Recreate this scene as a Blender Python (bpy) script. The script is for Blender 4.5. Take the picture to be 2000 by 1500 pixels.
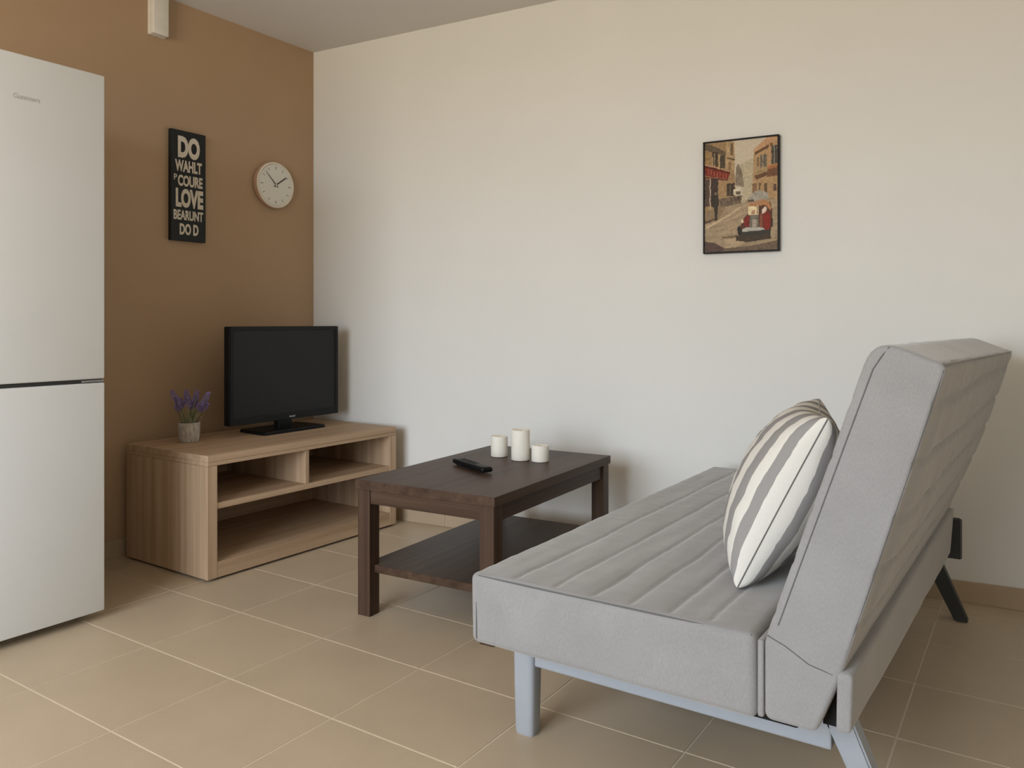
import bpy, bmesh, math, random
from mathutils import Vector, Matrix, noise

random.seed(7)
for o in list(bpy.data.objects):
    bpy.data.objects.remove(o, do_unlink=True)
scene = bpy.context.scene
COL = scene.collection

# ------------------------------------------------------------------ camera
TH = 0.5865
FPX = 1544.86
cam_d = bpy.data.cameras.new('camera')
cam_d.sensor_width = 36.0
cam_d.lens = FPX * 36.0 / 2000.0
cam_d.shift_y = -(750 - 630.4) / 2000.0
cam_d.clip_start = 0.05
cam = bpy.data.objects.new('camera', cam_d)
cam.location = (3.277, -2.983, 1.0)
cam.rotation_euler = (math.pi / 2, 0, TH)
COL.objects.link(cam)
scene.camera = cam

# ------------------------------------------------------------------ world, daylight, exposure
world = bpy.data.worlds.new('world')
scene.world = world
world.use_nodes = True
YB = -5.0                                # wall behind the camera
WIN = (0.75, 2.95, 0.45, 2.38)          # window opening in the wall behind the camera: x0 x1 z0 z1
wnt = world.node_tree
bgn = wnt.nodes['Background']
wtc = wnt.nodes.new('ShaderNodeTexCoord')
wsep = wnt.nodes.new('ShaderNodeSeparateXYZ')
wrmp = wnt.nodes.new('ShaderNodeValToRGB')
wadd = wnt.nodes.new('ShaderNodeMath')
wadd.operation = 'MULTIPLY_ADD'
wadd.inputs[1].default_value = 0.5
wadd.inputs[2].default_value = 0.5
wnt.links.new(wtc.outputs['Generated'], wsep.inputs[0])
wnt.links.new(wsep.outputs['Z'], wadd.inputs[0])
wnt.links.new(wadd.outputs[0], wrmp.inputs['Fac'])
wel = wrmp.color_ramp.elements
wel[0].position, wel[0].color = 0.47, (0.55, 0.485, 0.395, 1)      # sunlit ground below the horizon
wel[1].position, wel[1].color = 0.53, (0.78, 0.88, 1.0, 1)       # hazy bright sky above it
wnt.links.new(wrmp.outputs['Color'], bgn.inputs[0])
bgn.inputs[1].default_value = 13.7
la = bpy.data.lights.new('window_portal', 'AREA')           # guides sampling to the opening, adds no light
la.shape = 'RECTANGLE'
la.size = WIN[1] - WIN[0]
la.size_y = WIN[3] - WIN[2]
la.cycles.is_portal = True
lo = bpy.data.objects.new('window_portal', la)
lo.location = ((WIN[0] + WIN[1]) / 2, YB - 0.105, (WIN[2] + WIN[3]) / 2)
lo.rotation_euler = (math.radians(90), 0, 0)
COL.objects.link(lo)

vs = scene.view_settings
vs.view_transform = 'Standard'
vs.look = 'None'
vs.exposure = 0.0
vs.gamma = 1.0
vs.use_curve_mapping = False


# ------------------------------------------------------------------ colour and material helpers
def lin(c):
    c = c / 255.0
    return c / 12.92 if c <= 0.04045 else ((c + 0.055) / 1.055) ** 2.4


def rgb(r, g, b, k=1.0):
    return (min(lin(r) * k, 0.95), min(lin(g) * k, 0.95), min(lin(b) * k, 0.95), 1.0)


class Mat:
    """small node-building wrapper"""
    def __init__(self, name, rough=0.6, spec=0.3):
        self.m = bpy.data.materials.new(name)
        self.m.use_nodes = True
        self.nt = self.m.node_tree
        self.b = self.nt.nodes['Principled BSDF']
        self.b.inputs['Roughness'].default_value = rough
        self.b.inputs['Specular IOR Level'].default_value = spec

    def n(self, t, **kw):
        nd = self.nt.nodes.new(t)
        for k, v in kw.items():
            setattr(nd, k, v)
        return nd

    def l(self, a, b):
        self.nt.links.new(a, b)

    def coords(self, scale=(1, 1, 1), kind='Object'):
        tc = self.n('ShaderNodeTexCoord')
        mp = self.n('ShaderNodeMapping')
        mp.inputs['Scale'].default_value = scale
        self.l(tc.outputs[kind], mp.inputs['Vector'])
        return mp.outputs['Vector']

    def noise(self, vec, scale, detail=4, rough=0.5):
        nd = self.n('ShaderNodeTexNoise')
        nd.inputs['Scale'].default_value = scale
        nd.inputs['Detail'].default_value = detail
        nd.inputs['Roughness'].default_value = rough
        self.l(vec, nd.inputs['Vector'])
        return nd.outputs['Fac']

    def ramp(self, fac, stops):
        r = self.n('ShaderNodeValToRGB')
        el = r.color_ramp.elements
        while len(el) < len(stops):
            el.new(0.5)
        for e, (p, c) in zip(el, stops):
            e.position = p
            e.color = c
        self.l(fac, r.inputs['Fac'])
        return r.outputs['Color']

    def bump(self, fac, strength=0.2, dist=0.002):
        b = self.n('ShaderNodeBump')
        b.inputs['Strength'].default_value = strength
        b.inputs['Distance'].default_value = dist
        self.l(fac, b.inputs['Height'])
        self.l(b.outputs['Normal'], self.b.inputs['Normal'])

    def base(self, col):
        if isinstance(col, tuple):
            self.b.inputs['Base Color'].default_value = col
        else:
            self.l(col, self.b.inputs['Base Color'])


def scl(c, k):
    return (min(c[0] * k, 1), min(c[1] * k, 1), min(c[2] * k, 1), 1)


def m_plain(name, c, rough=0.6, spec=0.3, metal=0.0, var=0.04, nscale=30, bump=0.0, bscale=300):
    m = Mat(name, rough, spec)
    v = m.coords()
    f = m.noise(v, nscale, 3)
    m.base(m.ramp(f, [(0.3, scl(c, 1 - var)), (0.7, scl(c, 1 + var))]))
    m.b.inputs['Metallic'].default_value = metal
    if bump:
        m.bump(m.noise(v, bscale, 2), bump, 0.001)
    return m.m


def m_wood(name, dark, mid, light, axis, rough=0.5, fine=90):
    m = Mat(name, rough, 0.2)
    sc = [fine, fine, fine]
    sc['xyz'.index(axis)] = 2.0
    v = m.coords(tuple(s / 10 for s in sc))
    f1 = m.noise(v, 3.2, 6, 0.65)
    sc2 = [22, 22, 22]
    sc2['xyz'.index(axis)] = 0.8
    v2 = m.coords(tuple(sc2))
    f2 = m.noise(v2, 1.0, 3, 0.5)
    mx = m.n('ShaderNodeMath', operation='MULTIPLY_ADD')
    m.l(f1, mx.inputs[0])
    mx.inputs[1].default_value = 0.72
    hf = m.n('ShaderNodeMath', operation='MULTIPLY')
    m.l(f2, hf.inputs[0])
    hf.inputs[1].default_value = 0.28
    m.l(hf.outputs[0], mx.inputs[2])
    m.base(m.ramp(mx.outputs[0], [(0.36, dark), (0.5, mid), (0.66, light)]))
    m.bump(f1, 0.08, 0.0006)
    return m.m


def m_fabric(name, c, var=0.13, weave=900):
    m = Mat(name, 0.92, 0.12)
    v = m.coords()
    sep = m.coords((1, 1, 0.35))
    f1 = m.noise(sep, weave * 0.5, 2, 0.7)
    f2 = m.noise(v, 12, 3)
    a = m.n('ShaderNodeMath', operation='MULTIPLY_ADD')
    m.l(f1, a.inputs[0])
    a.inputs[1].default_value = 0.65
    b = m.n('ShaderNodeMath', operation='MULTIPLY')
    m.l(f2, b.inputs[0])
    b.inputs[1].default_value = 0.35
    m.l(b.outputs[0], a.inputs[2])
    m.base(m.ramp(a.outputs[0], [(0.3, scl(c, 1 - var)), (0.7, scl(c, 1 + var))]))
    m.b.inputs['Sheen Weight'].default_value = 0.45
    m.b.inputs['Sheen Tint'].default_value = (1.0, 0.955, 0.89, 1)
    m.b.inputs['Sheen Roughness'].default_value = 0.5
    m.bump(f1, 0.25, 0.0008)
    return m.m


# ------------------------------------------------------------------ materials
M = {}
M['cream_wall'] = m_plain('cream_wall_paint', (0.80, 0.785, 0.735, 1), 0.85, 0.15, var=0.012, nscale=2.5, bump=0.05, bscale=160)
M['brown_wall'] = m_plain('brown_wall_paint', (0.465, 0.318, 0.196, 1), 0.8, 0.2, var=0.02, nscale=2.5, bump=0.05, bscale=160)
M['ceiling'] = m_plain('ceiling_paint', (0.74, 0.71, 0.68, 1), 0.9, 0.1, var=0.01, nscale=2)
M['grout'] = m_plain('grout', (0.74, 0.64, 0.50, 1), 0.9, 0.1)
M['skirting'] = m_plain('skirting_tile', (0.46, 0.35, 0.235, 1), 0.45, 0.4, var=0.05, nscale=8)
M['white_enamel'] = m_plain('white_enamel', (0.74, 0.745, 0.73, 1), 0.35, 0.4, var=0.008, nscale=6)
M['white_plastic'] = m_plain('white_plastic', (0.78, 0.74, 0.66, 1), 0.5, 0.3)
M['dark_gap'] = m_plain('dark_seal_and_gap_shade', (0.045, 0.045, 0.042, 1), 0.7, 0.2)  # door seal, and the painted shade between the doors
M['chrome'] = m_plain('chrome', (0.6, 0.6, 0.6, 1), 0.25, 0.5, metal=0.9)
M['logo_grey'] = m_plain('logo_grey', (0.42, 0.42, 0.39, 1), 0.4, 0.4)
M['black_plastic'] = m_plain('black_plastic', (0.007, 0.007, 0.0075, 1), 0.4, 0.2)
M['black_rubber'] = m_plain('black_rubber', (0.012, 0.012, 0.012, 1), 0.8, 0.2)
M['screen'] = m_plain('dark_screen', (0.0135, 0.014, 0.0135, 1), 0.4, 0.28, var=0.01)
M['bezel'] = m_plain('bezel_plastic', (0.009, 0.010, 0.011, 1), 0.38, 0.22)
M['silver_print'] = m_plain('silver_print', (0.6, 0.6, 0.6, 1), 0.4, 0.4)
od, om, ol = (0.385, 0.258, 0.158, 1), (0.485, 0.338, 0.216, 1), (0.58, 0.420, 0.282, 1)
for ax in 'xyz':
    M['oak_' + ax] = m_wood('oak_laminate_grain_' + ax, od, om, ol, ax)
wd, wm, wl = (0.042, 0.0235, 0.0145, 1), (0.071, 0.0410, 0.0260, 1), (0.100, 0.061, 0.040, 1)
for ax in 'xyz':
    M['wenge_' + ax] = m_wood('dark_wood_grain_' + ax, wd, wm, wl, ax, 0.42)
FC = (0.275, 0.270, 0.265, 1)
M['fabric'] = m_fabric('grey_fabric', FC)
M['piping'] = m_fabric('grey_piping_and_crease_shade', scl(FC, 0.42))  # seam piping, and the painted shade of the fold crease
M['grey_metal'] = m_plain('grey_painted_metal', (0.34, 0.36, 0.385, 1), 0.5, 0.35, var=0.02)
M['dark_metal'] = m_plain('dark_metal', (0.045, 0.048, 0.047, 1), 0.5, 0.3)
M['under_cloth_gap_shade'] = m_plain('black_underside_cloth_and_gap_shade', (0.02, 0.02, 0.02, 1), 0.95, 0.1)  # cloth of the slat base, and the painted shade of the rear gap
M['candle_wax'] = m_plain('ivory_wax', (0.86, 0.81, 0.71, 1), 0.55, 0.3, var=0.02, nscale=40)
M['candle_wax'].node_tree.nodes['Principled BSDF'].inputs['Subsurface Weight'].default_value = 0.15
M['candle_wax'].node_tree.nodes['Principled BSDF'].inputs['Subsurface Radius'].default_value = (0.01, 0.007, 0.004)
M['wick'] = m_plain('wick', (0.12, 0.10, 0.08, 1), 0.9, 0.1)
M['sign_black'] = m_plain('black_board', (0.014, 0.0165, 0.017, 1), 0.55, 0.3, var=0.15, nscale=40)
M['sign_cream'] = m_plain('cream_letter_paint', (0.70, 0.62, 0.50, 1), 0.7, 0.2, var=0.08, nscale=90)
M['copper'] = m_plain('rose_copper_rim', (0.56, 0.36, 0.24, 1), 0.45, 0.4, metal=0.15)
M['clock_rim'] = m_plain('pale_rim', (0.80, 0.72, 0.60, 1), 0.5, 0.35)
M['clock_face'] = m_plain('clock_face', (0.78, 0.755, 0.67, 1), 0.6, 0.2, var=0.01)
M['clock_ink'] = m_plain('clock_ink', (0.03, 0.025, 0.02, 1), 0.6, 0.2)
M['clock_tick'] = m_plain('clock_tick_ink', (0.25, 0.23, 0.19, 1), 0.6, 0.2)
M['frame_black'] = m_plain('black_picture_frame', (0.010, 0.007, 0.005, 1), 0.5, 0.2)
M['leaf'] = m_plain('lavender_green', (0.20, 0.225, 0.11, 1), 0.7, 0.2, var=0.25, nscale=60)
M['leaf_pale'] = m_plain('lavender_pale_green', (0.38, 0.39, 0.25, 1), 0.7, 0.2, var=0.2, nscale=60)
M['flower'] = m_plain('lavender_purple', (0.34, 0.255, 0.50, 1), 0.8, 0.15, var=0.3, nscale=140)
M['soil'] = m_plain('soil', (0.03, 0.022, 0.015, 1), 0.95, 0.1, var=0.3, nscale=120)


def make_tile_mat():
    m = Mat('beige_floor_tile', 0.42, 0.35)
    v = m.coords(kind='Object')
    oi = m.n('ShaderNodeObjectInfo')
    ad = m.n('ShaderNodeVectorMath', operation='ADD')
    m.l(v, ad.inputs[0])
    m.l(oi.outputs['Location'], ad.inputs[1])
    f = m.noise(ad.outputs[0], 4.0, 5, 0.6)
    f2 = m.noise(ad.outputs[0], 160, 3, 0.6)
    a = m.n('ShaderNodeMath', operation='MULTIPLY_ADD')
    m.l(f2, a.inputs[0])
    a.inputs[1].default_value = 0.3
    b = m.n('ShaderNodeMath', operation='MULTIPLY_ADD')
    m.l(f, b.inputs[0])
    b.inputs[1].default_value = 0.6
    r = m.n('ShaderNodeMath', operation='MULTIPLY')
    m.l(oi.outputs['Random'], r.inputs[0])
    r.inputs[1].default_value = 0.12
    m.l(r.outputs[0], b.inputs[2])
    m.l(b.outputs[0], a.inputs[2])
    c = (0.54, 0.43, 0.30, 1)
    m.base(m.ramp(a.outputs[0], [(0.3, scl(c, 0.92)), (0.7, scl(c, 1.06))]))
    m.bump(f2, 0.03, 0.0005)
    return m.m


M['tile'] = make_tile_mat()


def make_pot_mat():
    m = Mat('whitewashed_pot', 0.85, 0.15)
    v = m.coords((1, 1, 0.18))
    f = m.noise(v, 160, 4, 0.7)
    m.base(m.ramp(f, [(0.35, (0.30, 0.26, 0.22, 1)), (0.5, (0.50, 0.455, 0.40, 1)), (0.68, (0.66, 0.62, 0.56, 1))]))
    m.bump(f, 0.4, 0.001)
    return m.m


M['pot'] = make_pot_mat()


def make_stripe_mat():
    m = Mat('striped_linen', 0.92, 0.12)
    v = m.coords()
    sx = m.n('ShaderNodeSeparateXYZ')
    m.l(m.coords(kind='UV'), sx.inputs[0])
    a = m.n('ShaderNodeMath', operation='MULTIPLY_ADD')
    m.l(sx.outputs['X'], a.inputs[0])
    a.inputs[1].default_value = 6.5
    a.inputs[2].default_value = 20.0
    fr = m.n('ShaderNodeMath', operation='FRACT')
    m.l(a.outputs[0], fr.inputs[0])
    nz = m.noise(v, 500, 2, 0.7)
    s = m.n('ShaderNodeMath', operation='MULTIPLY_ADD')
    m.l(nz, s.inputs[0])
    s.inputs[1].default_value = 0.03
    m.l(fr.outputs[0], s.inputs[2])
    st = m.n('ShaderNodeMath', operation='GREATER_THAN')
    m.l(s.outputs[0], st.inputs[0])
    st.inputs[1].default_value = 0.515
    c = m.ramp(st.outputs[0], [(0.0, (0.74, 0.71, 0.64, 1)), (1.0, (0.315, 0.30, 0.285, 1))])
    mx = m.n('ShaderNodeMixRGB', blend_type='MULTIPLY')
    mx.inputs[0].default_value = 0.35
    m.l(c, mx.inputs[1])
    m.l(m.ramp(nz, [(0.3, (0.75, 0.75, 0.75, 1)), (0.7, (1, 1, 1, 1))]), mx.inputs[2])
    m.base(mx.outputs[0])
    m.bump(nz, 0.25, 0.0008)
    return m.m


M['stripe'] = make_stripe_mat()
M['seam'] = m_fabric('cushion_seam', (0.16, 0.15, 0.14, 1))


# ------------------------------------------------------------------ mesh helpers
def link(o, parent=None):
    COL.objects.link(o)
    if parent:
        o.parent = parent
    return o


def obj(name, bm, mat, parent=None, smooth=None):
    bmesh.ops.recalc_face_normals(bm, faces=bm.faces)
    me = bpy.data.meshes.new(name)
    bm.to_mesh(me)
    bm.free()
    if smooth is not None:
        for p in me.polygons:
            p.use_smooth = len(p.vertices) <= 4
        me.set_sharp_from_angle(angle=math.radians(smooth))
    me.materials.append(mat)
    return link(bpy.data.objects.new(name, me), parent)


def thing(name, label, cat, loc=(0, 0, 0), rz=0.0, group=None):
    e = bpy.data.objects.new(name, None)
    e.empty_display_size = 0.05
    e.location = loc
    e.rotation_euler = (0, 0, rz)
    link(e)
    return tag(e, label, cat, group)


def tag(o, label, cat, group=None):
    o['label'] = label
    o['category'] = cat
    if group:
        o['group'] = group
    return o


def box(x0, x1, y0, y1, z0, z1, bev=0.0, seg=2, bm=None):
    own = bm is None
    b = bmesh.new()
    vs_ = [b.verts.new((x, y, z)) for x in (x0, x1) for y in (y0, y1) for z in (z0, z1)]
    for f in ((0, 1, 3, 2), (4, 6, 7, 5), (0, 4, 5, 1), (2, 3, 7, 6), (0, 2, 6, 4), (1, 5, 7, 3)):
        b.faces.new([vs_[i] for i in f])
    if bev:
        bmesh.ops.bevel(b, geom=b.edges[:], offset=bev, segments=seg, affect='EDGES', profile=0.5)
    if own:
        return b
    me = bpy.data.meshes.new('tmp')
    b.to_mesh(me)
    b.free()
    bm.from_mesh(me)
    bpy.data.meshes.remove(me)
    return bm


def prism(pts, z0, z1, bev=0.0):
    """polygon in XY extruded in Z"""
    b = bmesh.new()
    lo_ = [b.verts.new((p[0], p[1], z0)) for p in pts]
    hi_ = [b.verts.new((p[0], p[1], z1)) for p in pts]
    n = len(pts)
    b.faces.new(lo_[::-1])
    top = b.faces.new(hi_)
    for i in range(n):
        b.faces.new((lo_[i], lo_[(i + 1) % n], hi_[(i + 1) % n], hi_[i]))
    if bev:
        bmesh.ops.bevel(b, geom=list(top.edges), offset=bev, segments=1, affect='EDGES')
    return b


def lathe(prof, n=32, cx=0, cy=0, bm=None, axis='z'):
    """prof: list of (r, z)"""
    b = bm or bmesh.new()
    rings = []
    for r, z in prof:
        ring = []
        if r < 1e-6:
            p = (cx, cy, z) if axis == 'z' else (z, cx, cy)
            ring = [b.verts.new(p)] * n
        else:
            for i in range(n):
                a = 2 * math.pi * i / n
                x, y = r * math.cos(a), r * math.sin(a)
                p = (cx + x, cy + y, z) if axis == 'z' else (z, cx + x, cy + y)
                ring.append(b.verts.new(p))
        rings.append(ring)
    for a, c in zip(rings, rings[1:]):
        for i in range(n):
            q = [a[i], a[(i + 1) % n], c[(i + 1) % n], c[i]]
            u = []
            for v in q:
                if v not in u:
                    u.append(v)
            if len(u) >= 3:
                try:
                    b.faces.new(u)
                except ValueError:
                    pass
    return b


def tube(pts, r, n=6, bm=None, closed=False):
    b = bm or bmesh.new()
    pts = [Vector(p) for p in pts]
    rings = []
    for i, p in enumerate(pts):
        rr = r[i] if isinstance(r, (list, tuple)) else r
        if closed:
            t = pts[(i + 1) % len(pts)] - pts[i - 1]
        else:
            t = pts[min(i + 1, len(pts) - 1)] - pts[max(i - 1, 0)]
        t.normalize()
        up = Vector((0, 0, 1)) if abs(t.z) < 0.9 else Vector((0, 1, 0))
        u = t.cross(up).normalized()
        w = t.cross(u)
        rings.append([b.verts.new(p + (u * math.cos(2 * math.pi * k / n) + w * math.sin(2 * math.pi * k / n)) * rr) for k in range(n)])
    m_ = len(rings)
    for i in range(m_ if closed else m_ - 1):
        a, c = rings[i], rings[(i + 1) % m_]
        for k in range(n):
            b.faces.new((a[k], a[(k + 1) % n], c[(k + 1) % n], c[k]))
    if not closed:
        b.faces.new(rings[0][::-1])
        b.faces.new(rings[-1])
    return b


def text_mesh(s, x0, x1, z0, z1, bold=0.0, depth=0.001):
    """lettering as a bmesh in local (right, up) fitted to the box; returned in XY plane"""
    cu = bpy.data.curves.new('txt', 'FONT')
    cu.body = s
    cu.offset = bold
    cu.extrude = 0.01
    cu.resolution_u = 4
    to = bpy.data.objects.new('txt', cu)
    COL.objects.link(to)
    dg = bpy.context.evaluated_depsgraph_get()
    me = bpy.data.meshes.new_from_object(to.evaluated_get(dg))
    bpy.data.objects.remove(to, do_unlink=True)
    bpy.data.curves.remove(cu)
    b = bmesh.new()
    b.from_mesh(me)
    bpy.data.meshes.remove(me)
    xs = [v.co.x for v in b.verts]
    ys = [v.co.y for v in b.verts]
    ax, bx_, ay, by = min(xs), max(xs), min(ys), max(ys)
    for v in b.verts:
        v.co = ((v.co.x - ax) / (bx_ - ax) * (x1 - x0) + x0,
                (v.co.y - ay) / (by - ay) * (z1 - z0) + z0,
                depth if v.co.z > 0 else 0.0)
    return b


def face_plus_x(bm, x):
    """XY lettering -> on a plane facing +X (right = +Y, up = +Z)"""
    for v in bm.verts:
        v.co = (x + v.co.z, v.co.x, v.co.y)
    return bm


# ================================================================== ROOM SHELL
A5 = 0.5865 - 0.4959
WD = Vector((math.cos(A5), math.sin(A5), 0))
WN = Vector((-WD.y, WD.x, 0))
H = 2.468
XR = 4.5
TANW = math.tan(A5)
ROOM = [(0, 0), (0, YB), (XR, YB), (XR, XR * TANW)]


def structure(o):
    o['kind'] = 'structure'
    return o


def wpt(s, off=0.0):
    """point on the cream wall: s along it, off into the room"""
    p = WD * s - WN * off
    return (p.x, p.y)


# floor: grout bed with the single tiles as children
big = [(-0.1, 0.1), (-0.1, YB - 0.1), (XR + 0.1, YB - 0.1), (XR + 0.1, XR * TANW + 0.2)]
floor = structure(obj('floor', prism(big, -0.06, -0.0015), M['grout']))


def clip(poly, a, b):
    """keep the part left of the line a->b"""
    out = []
    for i in range(len(poly)):
        p, q = poly[i], poly[(i + 1) % len(poly)]
        sp = (b[0] - a[0]) * (p[1] - a[1]) - (b[1] - a[1]) * (p[0] - a[0])
        sq = (b[0] - a[0]) * (q[1] - a[1]) - (b[1] - a[1]) * (q[0] - a[0])
        if sp >= 0:
            out.append(p)
        if sp * sq < 0:
            t = sp / (sp - sq)
            out.append((p[0] + (q[0] - p[0]) * t, p[1] + (q[1] - p[1]) * t))
    return out


SX, SY, GX, GY, G = 0.4021, 0.3434, 0.984, -1.228, 0.0022
full_tile = None
i0, i1 = math.floor((0 - GX) / SX), math.ceil((XR - GX) / SX)
j0, j1 = math.floor((YB - GY) / SY), math.ceil((0.5 - GY) / SY)
for i in range(i0, i1):
    for j in range(j0, j1):
        x0, y0 = GX + i * SX, GY + j * SY
        rect = [(x0 + G, y0 + G), (x0 + SX - G, y0 + G), (x0 + SX - G, y0 + SY - G), (x0 + G, y0 + SY - G)]
        poly = rect
        for k in range(4):
            poly = clip(poly, ROOM[k], ROOM[(k + 1) % 4])
            if len(poly) < 3:
                break
        if len(poly) < 3:
            continue
        cx, cy = x0 + SX / 2, y0 + SY / 2
        loc = [(p[0] - cx, p[1] - cy) for p in poly]
        area = abs(sum(loc[k][0] * loc[(k + 1) % len(loc)][1] - loc[(k + 1) % len(loc)][0] * loc[k][1] for k in range(len(loc)))) / 2
        if area < 1e-4:
            continue
        whole = abs(area - (SX - 2 * G) * (SY - 2 * G)) < 1e-6
        if whole and full_tile:
            t = link(bpy.data.objects.new('tile', full_tile), floor)
        else:
            t = obj('tile', prism(loc, -0.010, 0.0, 0.0008 if whole else 0.0), M['tile'], floor)
            if whole:
                full_tile = t.data
        t.location = (cx, cy, 0)

# ceiling
structure(obj('ceiling', prism(big, H, H + 0.1), M['ceiling']))
# walls
structure(obj('wall_left', box(-0.1, 0, YB - 0.1, 0.0, -0.06, H), M['brown_wall']))
e0, e1 = wpt(-0.1), wpt(XR / WD.x + 0.1)
f0, f1 = wpt(-0.1, -0.1), wpt(XR / WD.x + 0.1, -0.1)
structure(obj('wall_back', prism([(0, 0), e1, f1, f0, (-0.1, 0.0)], -0.06, H), M['cream_wall']))
structure(obj('wall_right', box(XR, XR + 0.1, YB - 0.1, XR * TANW, -0.06, H), M['cream_wall']))
b = bmesh.new()
box(0, WIN[0], YB - 0.1, YB, -0.06, H, bm=b)
box(WIN[1], XR, YB - 0.1, YB, -0.06, H, bm=b)
box(WIN[0], WIN[1], YB - 0.1, YB, WIN[3], H, bm=b)
box(WIN[0], WIN[1], YB - 0.1, YB, -0.06, WIN[2], bm=b)
structure(obj('wall_front', b, M['cream_wall']))
# frame of the open window behind the camera
b = bmesh.new()
box(WIN[0], WIN[0] + 0.05, YB - 0.08, YB - 0.02, WIN[2], WIN[3], bm=b)
box(WIN[1] - 0.05, WIN[1], YB - 0.08, YB - 0.02, WIN[2], WIN[3], bm=b)
box(WIN[0], WIN[1], YB - 0.08, YB - 0.02, WIN[3] - 0.05, WIN[3], bm=b)
box(WIN[0], WIN[1], YB - 0.08, YB - 0.02, WIN[2], WIN[2] + 0.05, bm=b)
structure(obj('window_1', b, M['white_plastic']))

# baseboards of single ceramic pieces on a grout strip
BH, BT = 0.075, 0.012


def baseboard(name, p0, dirv, nrm, length, first):
    """pieces of 0.40 m along dirv starting at p0; nrm points into the room"""
    def pt(s, o):
        return (p0[0] + dirv[0] * s + nrm[0] * o, p0[1] + dirv[1] * s + nrm[1] * o)
    strip = structure(obj(name, prism([pt(0, 0), pt(length, 0), pt(length, BT - 0.003), pt(0, BT - 0.003)], 0.0, BH - 0.002), M['grout']))
    s = 0.0
    e = first
    while s < length - 0.01:
        e = min(e, length)
        obj('baseboard_tile', prism([pt(s + 0.0012, 0.0005), pt(e - 0.0012, 0.0005), pt(e - 0.0012, BT), pt(s + 0.0012, BT)], 0.001, BH, 0.0015), M['skirting'], strip)
        s, e = e, e + 0.402
    return strip


baseboard('baseboard_left', (0, -0.016), (0, -1), (1, 0), -YB - 0.02, 0.30)
baseboard('baseboard_back', wpt(0.016), (WD.x, WD.y), (-WN.x, -WN.y), XR / WD.x - 0.05, 0.44)
baseboard('baseboard_right', (XR, YB + 0.02), (0, 1), (-1, 0), -YB + XR * TANW - 0.06, 0.40)

# ================================================================== FRIDGE
fr = thing('fridge', 'tall white two-door fridge freezer standing against the brown wall', 'fridge', (0.35, -1.82, 0))
FX, FY0, FY1 = 0.654 - 0.35, -2.12 + 1.82, -1.519 + 1.82
body_x0 = 0.04 - 0.35
obj('body', box(body_x0, FX - 0.060, FY0, FY1, 0.035, 1.828, 0.004), M['white_enamel'], fr)
obj('door_seal', box(FX - 0.060, FX - 0.050, FY0 + 0.012, FY1 - 0.012, 0.05, 1.815), M['dark_gap'], fr)
up = obj('upper_door', box(FX - 0.050, FX, FY0, FY1, 0.812, 1.833, 0.005, 3), M['white_enamel'], fr, 40)
low = obj('lower_door', box(FX - 0.050, FX, FY0, FY1, 0.030, 0.799, 0.005, 3), M['white_enamel'], fr, 40)
obj('door_gap_shade', box(FX - 0.045, FX - 0.010, FY0 + 0.006, FY1 - 0.003, 0.797, 0.814), M['dark_gap'], fr)  # solid dark strip standing in for the shade in the door gap
obj('hinge', box(FX - 0.020, FX - 0.002, FY1 - 0.075, FY1 - 0.004, 0.8015, 0.8085, 0.001), M['chrome'], fr)
lg = face_plus_x(text_mesh('Guntmers', -1.806 + 1.82, -1.728 + 1.82, 1.693, 1.7085, 0.004, 0.0006), FX)
obj('logo', lg, M['logo_grey'], up)['label'] = 'small grey raised brand lettering'
for yy in (FY0 + 0.05, FY1 - 0.05):
    for xx in (FX - 0.10, body_x0 + 0.06):
        obj('foot', lathe([(0, 0), (0.02, 0), (0.02, 0.012), (0.012, 0.014), (0.012, 0.038), (0, 0.038)], 16, xx, yy), M['black_rubber'], fr, 40)

# ================================================================== TV STAND
ts = thing('tv_stand', 'low oak laminate TV stand with open shelves in the room corner', 'tv stand', (0.625, -1.102, 0), math.radians(-0.8))
D, L, T0 = 0.565, 1.055, 0.488          # local: x from -D (wall) to 0 (front), y from 0 to L
ZB = 0.010
obj('top_panel', box(-D, 0, 0, L, 0.462, T0, 0.0015), M['oak_y'], ts)
obj('top_underlayer', box(-D, -0.0015, 0.0015, L - 0.0015, 0.446, 0.4615, 0.001), M['oak_y'], ts)
obj('side_panel', box(-D, -0.022, 0.0, 0.042, ZB, 0.4455, 0.001), M['oak_z'], ts)
obj('side_panel', box(-D, -0.022, L - 0.042, L, ZB, 0.4455, 0.001), M['oak_z'], ts)
obj('front_stile', box(-0.0215, 0, 0, 0.043, ZB, 0.4455, 0.001), M['oak_z'], ts)
obj('front_stile', box(-0.0215, 0, L - 0.043, L, ZB, 0.4455, 0.001), M['oak_z'], ts)
obj('bottom_rail', box(-0.0215, -0.001, 0.0435, L - 0.0435, ZB, 0.071, 0.001), M['oak_y'], ts)
obj('bottom_shelf', box(-D + 0.010, -0.022, 0.0425, L - 0.0425, 0.048, 0.0705, 0.0005), M['oak_y'], ts)
obj('middle_shelf', box(-D + 0.010, -0.004, 0.0425, L - 0.0425, 0.276, 0.299, 0.001), M['oak_y'], ts)
obj('divider', box(-D + 0.010, -0.006, 0.487, 0.507, 0.2995, 0.4455, 0.001), M['oak_z'], ts)
obj('back_panel', box(-D, -D + 0.0095, 0.0425, L - 0.0425, ZB, 0.4455), M['oak_y'], ts)
for (xx, yy) in ((-0.05, 0.03), (-0.05, L - 0.03), (-D + 0.05, 0.03), (-D + 0.05, L - 0.03), (-0.05, L / 2)):
    obj('glide', lathe([(0, 0), (0.014, 0), (0.014, ZB + 0.001), (0, ZB + 0.001)], 14, xx, yy), M['black_rubber'], ts)

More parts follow.
